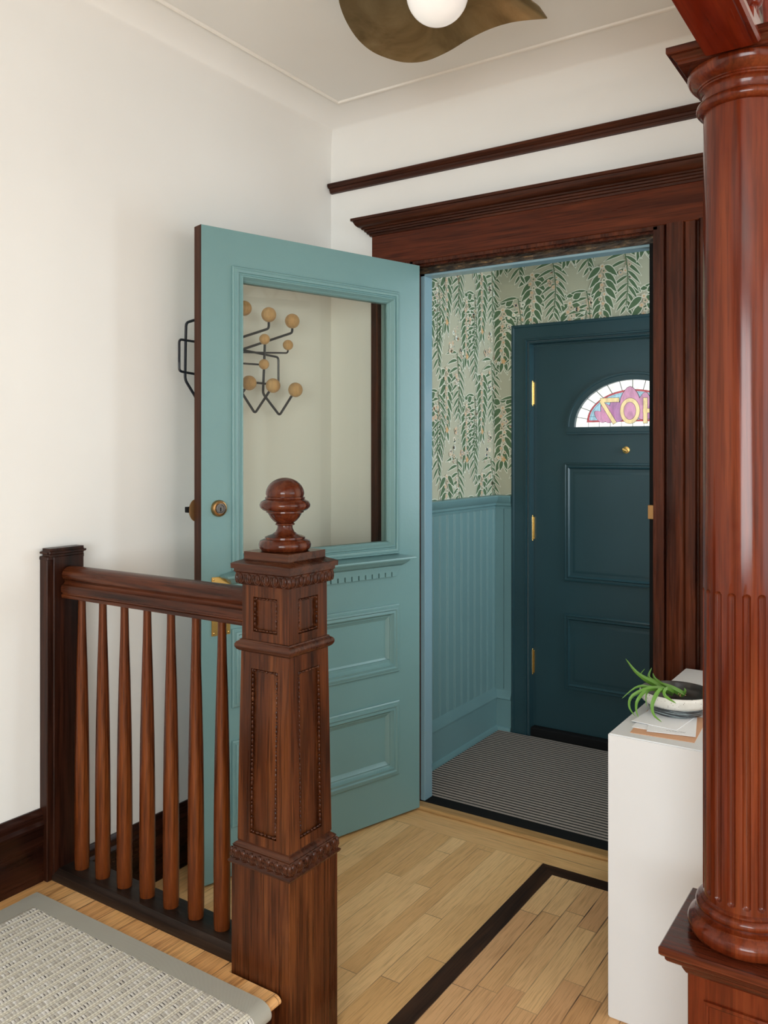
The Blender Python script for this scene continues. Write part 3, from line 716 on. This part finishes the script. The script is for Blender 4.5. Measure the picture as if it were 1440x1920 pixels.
# ------------------------------------------------------------------ newel post
NX, NY = -1.285, 1.515
nw = tag(empty('newel_post', (NX, NY, 0)), 'carved square oak newel post with a turned ball finial', 'newel post')
c = MB(); c.box(-.088, .088, -.088, .088, 0, .430, .002); tag(c.build('base', 'newel', nw))
def around(mb, fn):
    for k in range(4): mb.M = Matrix.Rotation(k * PI / 2, 4, 'Z'); fn()
    mb.M = Matrix.Identity(4)
def eggs(mb, half, n, zc, rh, rw_, rd):
    def f_():
        p = 2 * half / n
        for i in range(n):
            x = -half + p * (i + .5); mb.sph((x, -half, zc), (rw_, rd, rh), 10, 8)
            pts = [(x + p * .40 * math.cos(R(t)), -half - rd * .35, zc + .002 + rh * 1.15 * math.sin(R(t))) for t in range(160, 381, 20)]
            mb.tube(pts, .0016, 6)
            mb.sph((x + p / 2, -half - .001, zc - .001), (.0016, .003, rh * .9), 6, 6)
        mb.sph((-half + .001, -half + .001, zc), (.0055, .0055, rh * 1.05), 10, 8)
    around(mb, f_)
c = MB(); c.sweep(sq(.088), [(.002, .424), (-.004, .426), (-.006, .431), (-.002, .434), (0, .436), (-.003, .444), (0, .458), (.004, .462), (.002, .466), (.006, .470), (.012, .474), (.013, .480), (.02, .484)], True)
eggs(c, .0875, 7, .449, .0125, .0085, .0058); c.build('egg_and_dart_collar', 'newelX', nw)
# shaft, tapering, with sunk panels
def tapered(z0, h0, z1, h1, pz0, pz1, pw, name):
    c = MB()
    def hh(z): return h0 + (h1 - h0) * (z - z0) / (z1 - z0)
    def face():
        zs = [z0, pz0, pz1, z1]; o = []
        for z in zs:
            h = hh(z); o += [(-h, -h, z), (-pw, -h, z), (pw, -h, z), (h, -h, z)]
        fs = [(r_ * 4 + k, r_ * 4 + k + 1, r_ * 4 + k + 5, r_ * 4 + k + 4) for r_ in range(3) for k in range(3) if not (r_ == 1 and k == 1)]
        dp = .007; i0 = len(o)
        for z in (pz0, pz1): h = hh(z) - dp; o += [(-pw, -h, z), (pw, -h, z)]
        fs += [(i0, i0 + 1, i0 + 3, i0 + 2), (5, 6, i0 + 1, i0), (9, 10, i0 + 3, i0 + 2), (5, 9, i0 + 2, i0), (6, 10, i0 + 3, i0 + 1)]
        c.add(o, fs)
    around(c, face); sh = c.build(name, 'newel', nw, 20)
    def beads(c):
        m = pw - .004; L = []
        for (xa, za), (xb, zb) in (((-m, pz0 + .004), (m, pz0 + .004)), ((-m, pz1 - .004), (m, pz1 - .004)), ((-m, pz0), (-m, pz1)), ((m, pz0), (m, pz1))):
            n = max(2, int(math.hypot(xb - xa, zb - za) / .0105))
            for i in range(n):
                t = (i + .5) / n; x = xa + (xb - xa) * t; z = za + (zb - za) * t; y = -hh(z) + .0025
                vert = abs(xb - xa) < .001; long_ = i % 3 != 0
                rr = (.0026, .0032, .0058 if long_ else .0026) if vert else (.0058 if long_ else .0026, .0032, .0026)
                c.sph((x, y, z), rr, 8, 6)
    for k in range(4):
        c = MB(); c.M = Matrix.Rotation(k * PI / 2, 4, 'Z'); beads(c); c.build('bead_moulding', 'newelX', sh)
tapered(.478, .0775, .918, .0715, .500, .876, .040, 'shaft')
c = MB(); c.sweep(sq(.0715), [(.01, .910), (-.003, .913), (-.008, .917), (-.0112, .923), (-.0112, .929), (-.008, .934), (-.003, .937), (-.002, .940), (.01, .943)], True); c.build('band', 'newelX', nw)
tapered(.938, .0700, 1.070, .0695, .960, 1.040, .036, 'upper_block')
c = MB(); c.sweep(sq(.0695), [(.004, 1.064), (-.002, 1.066), (-.006, 1.070), (-.010, 1.078), (-.011, 1.094), (-.014, 1.097), (-.014, 1.103), (-.019, 1.104), (-.0195, 1.115), (-.016, 1.1175), (.0, 1.1235), (.002, 1.125), (.0025, 1.126), (.0025, 1.142), (.06, 1.142)], True)
eggs(c, .079, 6, 1.082, .0125, .0078, .0060); c.build('cap', 'newelX', nw)
pf = [(0, 1.141), (.050, 1.141), (.056, 1.144), (.0605, 1.150), (.0612, 1.157), (.058, 1.165), (.050, 1.169), (.047, 1.170), (.047, 1.174), (.040, 1.177), (.030, 1.180), (.022, 1.186), (.0180, 1.194), (.0175, 1.200), (.0225, 1.202), (.0228, 1.205), (.020, 1.206), (.028, 1.212), (.034, 1.219), (.038, 1.226), (.040, 1.230), (.044, 1.231), (.044, 1.234), (.052, 1.237), (.058, 1.243), (.0593, 1.249), (.056, 1.256), (.049, 1.260), (.0455, 1.262), (.047, 1.264), (.046, 1.267), (.0430, 1.268), (.0450, 1.274)]
pf += [(.0450 * math.cos(R(t)), 1.274 + .038 * math.sin(R(t))) for t in range(8, 90, 8)] + [(.0005, 1.312)]
c = MB(); c.lathe(pf, seg=56); tag(c.build('finial', 'finial', nw, 50), 'glossy turned ball finial')

# ------------------------------------------------------------------ balustrade
bl = tag(empty('balustrade', (WX, 1.50, LZ)), 'dark oak stair balustrade of tapered balusters between wall and newel', 'balustrade')
def rel(x, y, z): return (x - WX, y - 1.50, z - LZ)
c = MB(); hp = [(-.030, .788), (-.032, .792), (-.032, .797), (-.029, .799), (-.029, .803), (-.033, .805), (-.034, .816), (-.031, .824), (-.024, .828), (-.021, .833), (-.024, .839), (-.030, .846), (-.031, .855), (-.026, .866), (-.015, .873), (0, .8755)]
hp = hp + [(-a, z) for a, z in hp[::-1][1:]]
c.sweep([(.048, 0), (-1.3555 - WX, 0)], [(-a, z) for a, z in hp]); c.build('handrail', 'railX', bl)
for i in range(8):
    X = min(-2.018 + i * .0903, -1.3955); c = MB()
    pb = [(.0195, .028), (.0205, .05), (.0208, .18), (.0200, .33), (.0185, .45), (.0150, .60), (.0118, .70), (.0105, .76), (.0102, .792)]
    c.lathe([(r_, z) for r_, z in pb], 0, 0, 16); o = c.build('baluster', 'balus', bl, 50); o.location = rel(X, 1.503, LZ)
c = MB(); c.sweep([(.035, 0), (-1.373 - WX, 0)], [(.052, 0), (.054, .010), (.050, .022), (.040, .026), (.036, .030), (-.040, .030), (-.050, .024), (-.052, 0)]); c.build('shoe_rail', 'shoe', bl)
c = MB(); c.box(0, .034, -.068, .047, 0, .905, .002); c.box(.030, .042, -.052, .047, 0, .905, .002); c.box(0, .052, -.074, .054, .905, .928, .009, 3); c.box(0, .040, -.070, .050, .895, .906, .002)
c.build('wall_post', 'darkpost', bl)

# ------------------------------------------------------------------ runner on the landing
rn = tag(empty('stair_runner', (-1.63, .6, LZ)), 'pale woven sisal runner with a grey twill border on the landing', 'rug')
def rl(x, y, z): return (x + 1.63, y - .6, z - LZ)
t0 = LZ + .001; th = .009
def drape(h):   # cross path in X: flat then over the nosing
    R_ = .016 + h; cx_, cz_ = -1.238, LZ - .014
    pts = [(-2.038, LZ + h), (-1.98, LZ + h), (-1.6, LZ + h), (-1.28, LZ + h)] + [(cx_ + (.023 + h) * math.sin(R(t)), cz_ + (.014 + h) * math.cos(R(t))) for t in range(0, 121, 12)]
    pts += [(-1.236, LZ - .04), (-1.243 + h, LZ - .09), (-1.243 + h, .02)]
    return pts
top = drape(th)
def strip(mb, y0, y1, pts, x_from=None):
    vs = [rl(x, y, z) for y in (y0, y1) for x, z in pts]; n = len(pts); mb.add(vs, [(i, i + 1, n + i + 1, n + i) for i in range(n - 1)])
c = MB(); pin = [( -1.98, LZ + th - .0)] + top[2:]
strip(c, 1.336, -2.9, pin); c.build('woven_field', 'sisal', rn, 60)
c = MB(); tb = drape(th + .0015)
strip(c, 1.376, 1.325, tb); strip(c, 1.376, 1.376, tb)
c.add([rl(x, y, z) for y in (1.376, -2.9) for x, z in ((-2.038, LZ + .001), (-2.038, LZ + th), (-1.978, LZ + th + .0015))], [(0, 1, 4, 3), (1, 2, 5, 4)])
bt = drape(.001); vs = [rl(x, 1.376, z) for x, z in tb] + [rl(x, 1.376, z) for x, z in bt]; n = len(tb); c.add(vs, [(i, i + 1, n + i + 1, n + i) for i in range(n - 1)])
c.build('twill_border', 'twill', rn, 60)

# ------------------------------------------------------------------ white plinth with bowl, plant and post
c = MB(); c.box(-.680, -.27, 2.005, 2.742, 0, .689, .003, 2)
tag(c.build('white_plinth', 'white'), 'plain white boxy plinth standing between column and doorway', 'plinth')
PZ = .689
def sheet(name, label, cx, cy, rz, w_, d_, z, t, m, group=None, ink=False, flap=True, cat='envelope'):
    e = tag(empty(name, (cx, cy, z), R(rz)), label, cat, group)
    c = MB(); c.box(-w_ / 2, w_ / 2, -d_ / 2, d_ / 2, 0, t, .0003); c.build('sheet', m, e)
    if flap:
        c = MB(); c.add([(-w_ / 2 + .002, d_ / 2 - .002, t + .0003), (w_ / 2 - .002, d_ / 2 - .002, t + .0003), (0, d_ / 2 - d_ * .42, t + .0006)], [(0, 1, 2)]); c.build('flap', m, e, 0)
    if ink:
        c = MB(); rk = random.Random(5)
        for row in range(1):
            x = -.012 + row * .006
            for k in range(7):
                c.tube([(x, -d_ / 2 + .020 - row * .012 + .003 * math.sin(q * 1.3 + k), t + .0004) if False else (x + q * .0018, -d_ / 2 + .020 - row * .012 + rk.uniform(-.003, .004), t + .0004) for q in range(4)], .00035, 4); x += .0065
        c.build('handwriting', 'ink', e)
    return e
sheet('kraft_envelope', 'brown kraft envelope at the bottom of the post pile', -.570, 2.146, 4.6, .149, .205, PZ, .0012, 'kraft', flap=False)
sheet('letter', 'white letter just above the kraft envelope, its left corner poking out', -.588, 2.172, 2, .118, .185, PZ + .0013, .001, 'paper', 'letters under the bowl', flap=False)
sheet('letter', 'white envelope with a line of handwriting near its front edge', -.568, 2.167, 12, .112, .190, PZ + .0025, .0012, 'paper', 'letters under the bowl', ink=True, flap=False)
sheet('letter', 'topmost white letter of the pile, directly under the bowl foot', -.590, 2.202, -6, .114, .185, PZ + .0039, .0012, 'paper', 'letters under the bowl', flap=False)
BX, BY, BZ = -.582, 2.258, PZ + .0052
bw = tag(empty('ceramic_bowl', (BX, BY, BZ)), 'speckled cream ceramic bowl with a dark banded foot', 'bowl')
c = MB(); c.mi = 1; c.lathe([(0, 0), (.062, 0), (.067, .003), (.0705, .010), (.0735, .022)], seg=48, cap=False)
c.mi = 0; c.lathe([(.0735, .022), (.080, .0245), (.087, .030), (.0915, .036), (.0935, .047), (.0925, .054), (.0905, .0555)], seg=48, cap=False)
c.mi = 2; c.lathe([(.0905, .0555), (.088, .052), (.087, .040), (.080, .026), (.05, .016), (0, .014)], seg=48, cap=False)
c.build('bowl_body', ['glaze', 'dglaze', plain('dark_inside_glaze', (.018, .014, .012), .3)], bw, 60)
pt = tag(empty('air_plant', (BX, BY, BZ + .03)), 'spiky green air plant leaning out of the ceramic bowl', 'plant')
def onY(x, y, Y):
    a = (x - 720) / 1580; b_ = -(y - 845) / 1580; rx, ry = -s_ + a * c_, c_ + a * s_; t = Y / ry
    return Vector((rx * t, Y, CH + b_ * t))
def blade(pts, wmax, name='leaf'):
    P = [onY(x, y, Y) - Vector((BX, BY, BZ + .03)) for x, y, Y in [(a, b, q - .042) for a, b, q in pts]]; n = 14; Q = []
    for i in range(n + 1):
        t = i / n; k = (len(P) - 1) * t; j = min(int(k), len(P) - 2); u = k - j
        p0, p1, p2, p3 = P[max(j - 1, 0)], P[j], P[j + 1], P[min(j + 2, len(P) - 1)]
        Q.append(.5 * ((2 * p1) + (p2 - p0) * u + (2 * p0 - 5 * p1 + 4 * p2 - p3) * u * u + (3 * p1 - p0 - 3 * p2 + p3) * u ** 3))
    c = MB(); vs = []
    view = Vector((-s_, c_, 0))
    for i, q in enumerate(Q):
        t = i / n; tt = (Q[min(i + 1, n)] - Q[max(i - 1, 0)]).normalized(); sd = tt.cross(view).normalized(); nn = sd.cross(tt)
        w_ = wmax * (1 - t) ** .75 * (.8 + .8 * t * (1 - t)) / 2 + .0003
        vs += [tuple(q + sd * w_ + nn * w_ * .35), tuple(q - nn * w_ * .25), tuple(q - sd * w_ + nn * w_ * .35), tuple(q + nn * w_ * .15)]
    fs = [(i * 4 + k, i * 4 + (k + 1) % 4, i * 4 + 4 + (k + 1) % 4, i * 4 + 4 + k) for i in range(n) for k in range(4)]
    c.add(vs, fs); return c.build(name, 'leaf', pt, 60)
C0 = (1262, 1300, 2.29)
blades = [([C0, (1225, 1281, 2.28), (1195, 1262, 2.27), (1173, 1235, 2.26)], .011), ([C0, (1225, 1290, 2.25), (1195, 1288, 2.22), (1166, 1310, 2.20)], .007),
          ([C0, (1225, 1290, 2.22), (1187, 1304, 2.19), (1180, 1325, 2.185), (1191, 1343, 2.18)], .008), ([C0, (1220, 1292, 2.22), (1197, 1311, 2.18), (1193, 1330, 2.18), (1197, 1345, 2.17)], .008),
          ([C0, (1240, 1293, 2.20), (1224, 1318, 2.17), (1226, 1340, 2.165), (1241, 1354, 2.16)], .009), ([C0, (1250, 1293, 2.22), (1248, 1305, 2.19), (1268, 1319, 2.19)], .011),
          ([C0, (1220, 1282, 2.30), (1201, 1268, 2.30), (1209, 1254, 2.31)], .005), ([C0, (1235, 1283, 2.31), (1217, 1270, 2.31), (1222, 1252, 2.32)], .010),
          ([C0, (1240, 1283, 2.32), (1228, 1272, 2.33), (1224, 1262, 2.33)], .009), ([C0, (1235, 1288, 2.26), (1213, 1300, 2.22), (1212, 1325, 2.21)], .005),
          ([(1282, 1303, 2.30), (1262, 1292, 2.29), (1245, 1284, 2.28), (1236, 1280, 2.28)], .012), ([(1280, 1305, 2.30), (1285, 1296, 2.30), (1283, 1290, 2.30)], .006)]
for p, w_ in blades: blade(p, w_ * 1.7)
c = MB(); rk = random.Random(2); p0 = onY(1276, 1301, 2.258) - Vector((BX, BY, BZ + .03))
for k in range(16):
    q = p0 + Vector((rk.uniform(-.012, .012), rk.uniform(-.012, .012), rk.uniform(-.006, .006))); c.tube([p0, (p0 + q) / 2 + Vector((0, 0, .003)), q], .0008, 5)
c.build('root', 'root', pt)

# ------------------------------------------------------------------ column
h = .93; CX, CY = -.343 * h, 1.863 * h
cl = tag(empty('column', (CX, CY, 0)), 'turned mahogany column with fluted lower shaft on a square pedestal', 'column')
b = .0855
c = MB(); c.box(-b, b, -b, b, 0, .400, .002)
def pf_():
    c.frame(-.056, .056, .02, .347, [(0, 0), (.001, .005), (.006, .006), (.009, .004), (.010, -.002)], lambda a, q, hh: (a, -b - hh, q))
around(c, pf_); c.build('pedestal', 'column', cl)
c = MB(); c.sweep(sq(b), [(.01, .385), (-.002, .387), (-.006, .394), (-.008, .398), (-.010, .404), (-.016, .405), (-.030, .414), (-.033, .418), (-.034, .424), (-.039, .426), (-.0425, .430), (-.0428, .442), (-.040, .445), (.08, .445)], True); c.build('pedestal_cap', 'columnX', cl)
c = MB(); pf = [(0, .444), (.094, .444), (.100, .450), (.1035, .458), (.1035, .468), (.100, .476), (.092, .482), (.090, .4835), (.090, .486), (.083, .488), (.0805, .491), (.0835, .4945), (.0875, .497), (.089, .502), (.0875, .508), (.083, .512), (.080, .5125), (.080, .516), (.0755, .519), (.070, .522), (.0, .522)]
c.lathe(pf, seg=72); c.build('base_moulding', 'column', cl, 50)
NF = 18
def fl_(r_, z, a):
    ph = (a * NF / (2 * PI) + .35) % 1.0; d = abs(ph - .5) / .27
    if d >= 1: return r_
    dep = math.sqrt(1 - d * d); lim = .0078
    e = min((z - .528) / lim, (1.110 - z) / lim)
    if e < 0: return r_
    if e < 1: dep = math.sqrt(max(0, 1 - d * d - (1 - e) ** 2))
    return r_ - .0060 * dep
zs = [.515, .522] + [.526 + i * .0012 for i in range(10)] + [.545] + [.56 + i * .06 for i in range(9)] + [1.07, 1.09, 1.098] + [1.1 + i * .0012 for i in range(10)] + [1.13, 1.4, 1.7, 2.0, 2.03]
c = MB(); c.lathe([(.0755 if z < 1.4 else .0755 - .0015 * (z - 1.4), z) for z in zs], seg=NF * 14, rf=fl_); c.build('shaft', 'column', cl, 28)
pf = [(0, 2.024), (.0745, 2.024), (.083, 2.026), (.087, 2.031), (.088, 2.036), (.086, 2.042), (.080, 2.046), (.0755, 2.047), (.0750, 2.060), (.079, 2.066), (.084, 2.068), (.084, 2.071), (.0865, 2.072), (.0865, 2.075), (.093, 2.079), (.100, 2.086), (.104, 2.096), (.103, 2.103), (.0, 2.105)]
c = MB(); c.lathe(pf, seg=72); c.build('capital', 'column', cl, 45)
c = MB(); c.sweep(sq(.100), [(.1, 2.1035), (0, 2.1035), (0, 2.108), (-.004, 2.110), (-.006, 2.114), (-.008, 2.116), (-.010, 2.119), (-.016, 2.120), (-.0175, 2.122), (-.0175, 2.133), (.1, 2.133)], True); c.build('abacus', 'columnX', cl)

# beam with fretwork running from the column towards the room
bm = st(empty('trim_9'), 'red mahogany arch beam with fretwork above the column', 'beam')
bx0, bx1 = -.393 * h, -.301 * h; bz = CH + .7772 * h
c = MB(); c.box(bx0, bx1, -2.9, CY + .02, bz + (.037 if False else 0), bz + .03, .004, 2)
c.bm.free(); c = MB(); c.box(bx0, bx1, -2.9, 1.616, bz, bz + .03, .003, 2); c.box(bx0, bx1, 1.60, 2.775, 2.134, 2.165, .003); c.box(bx0, bx1, -2.9, 2.775, 2.42, 2.735, .002); c.build('beam_board', 'beam', bm)
c = MB(); c.sweep([(bx1, -2.9), (bx1, 1.61)], [(0, bz + .001), (.006, bz + .001), (.010, bz + .006), (.010, bz + .012), (.006, bz + .016), (.006, bz + .026), (0, bz + .030)], cap=True); c.build('beam_moulding', 'beam', bm)
c = MB(); mid = (bx0 + bx1) / 2
for k in range(34):
    y0 = 2.72 - k * .16
    zb = bz + .03 if y0 < 1.6 else 2.165
    c.tube([(mid, y0, zb), (mid, y0 - .14, 2.42)], .008, 8); c.tube([(mid, y0 - .14, zb), (mid, y0, 2.42)], .008, 8)
    c.sph((mid, y0 - .07, (zb + 2.42) / 2), .018, 12, 8)
c.build('fretwork', 'beam', bm)

# ------------------------------------------------------------------ ceiling light
def ceilpt(x, y, z):
    a = (x - 720) / 1580; b_ = -(y - 845) / 1580; t = (z - CH) / b_; return Vector(((-s_ + a * c_) * t, (c_ + a * s_) * t, z))
g = ceilpt(820, -13, 2.60)
lt = tag(empty('ceiling_light', (g.x, g.y, CZ), YAW), 'flush ceiling light with a wavy brass shade and opal globe', 'ceiling light')
# local frame: +x image right, +y away from the camera
c = MB(); c.sph((0, 0, 2.600 - CZ), .0835, 40, 24); c.build('globe', 'opal', lt, 80)
c = MB(); c.lathe([(0, -.022), (.055, -.022), (.06, -.018), (.06, 0), (0, 0)], seg=40); c.lathe([(.018, -.06), (.018, -.02)], seg=20); c.build('canopy', 'shade', lt)
c = MB(); nr, na = 18, 96; vs, fs = [], []
def zsh(x, y):
    r2 = (x * x + y * y)
    z = -.075 - .050 * math.sin((x + .02) * 5.5 + .0) * -1.0 * 0
    return z
rim = [(634, -30, -.10), (636, 5, -.115), (650, 42, -.13), (672, 75, -.145), (700, 98, -.158), (735, 112, -.166), (765, 117.5, -.170), (800, 114, -.168), (840, 97, -.160), (880, 73, -.148), (920, 54, -.137), (960, 42, -.128), (1000, 37, -.120), (1026, 35, -.118), (1012, 15, -.112), (990, -5, -.108), (985, -40, -.10), (975, -90, -.095), (940, -140, -.09), (880, -175, -.10), (800, -190, -.12), (730, -170, -.12), (670, -120, -.105), (640, -75, -.10)]
Mi = Matrix.Translation((g.x, g.y, CZ)) @ Matrix.Rotation(YAW, 4, 'Z'); Mi = Mi.inverted()
rp = [Mi @ ceilpt(x, y, CZ + z) for x, y, z in rim]
def cr4(p0, p1, p2, p3, u): return .5 * ((2 * p1) + (p2 - p0) * u + (2 * p0 - 5 * p1 + 4 * p2 - p3) * u * u + (3 * p1 - p0 - 3 * p2 + p3) * u ** 3)
rimf = []
for i in range(len(rp)):
    for u in (0, .25, .5, .75):
        q0, q1, q2_, q3 = rp[i - 1], rp[i], rp[(i + 1) % len(rp)], rp[(i + 2) % len(rp)]
        if rim[i][0] == 1026: rimf.append(q1.lerp(q2_, u))
        elif rim[(i + 1) % len(rp)][0] == 1026: rimf.append(q1.lerp(q2_, u))
        else: rimf.append(cr4(q0, q1, q2_, q3, u))
n = len(rimf); ctr = Vector((0, 0, -.055))
for lay in (0, 1):
    for k in range(nr + 1):
        t = k / nr
        for p in rimf:
            q = ctr.lerp(p, .07 + .93 * t); q.z = ctr.z + (p.z - ctr.z) * (t ** 1.7) + (.004 if lay else 0); vs.append(tuple(q))
for lay in (0, 1):
    o_ = lay * (nr + 1) * n
    for k in range(nr):
        for i in range(n): j = (i + 1) % n; fs.append((o_ + k * n + i, o_ + k * n + j, o_ + (k + 1) * n + j, o_ + (k + 1) * n + i))
o_ = (nr + 1) * n
for i in range(n): j = (i + 1) % n; fs.append((nr * n + i, nr * n + j, o_ + nr * n + j, o_ + nr * n + i))
c.add(vs, fs); c.build('shade', 'shade', lt, 70)
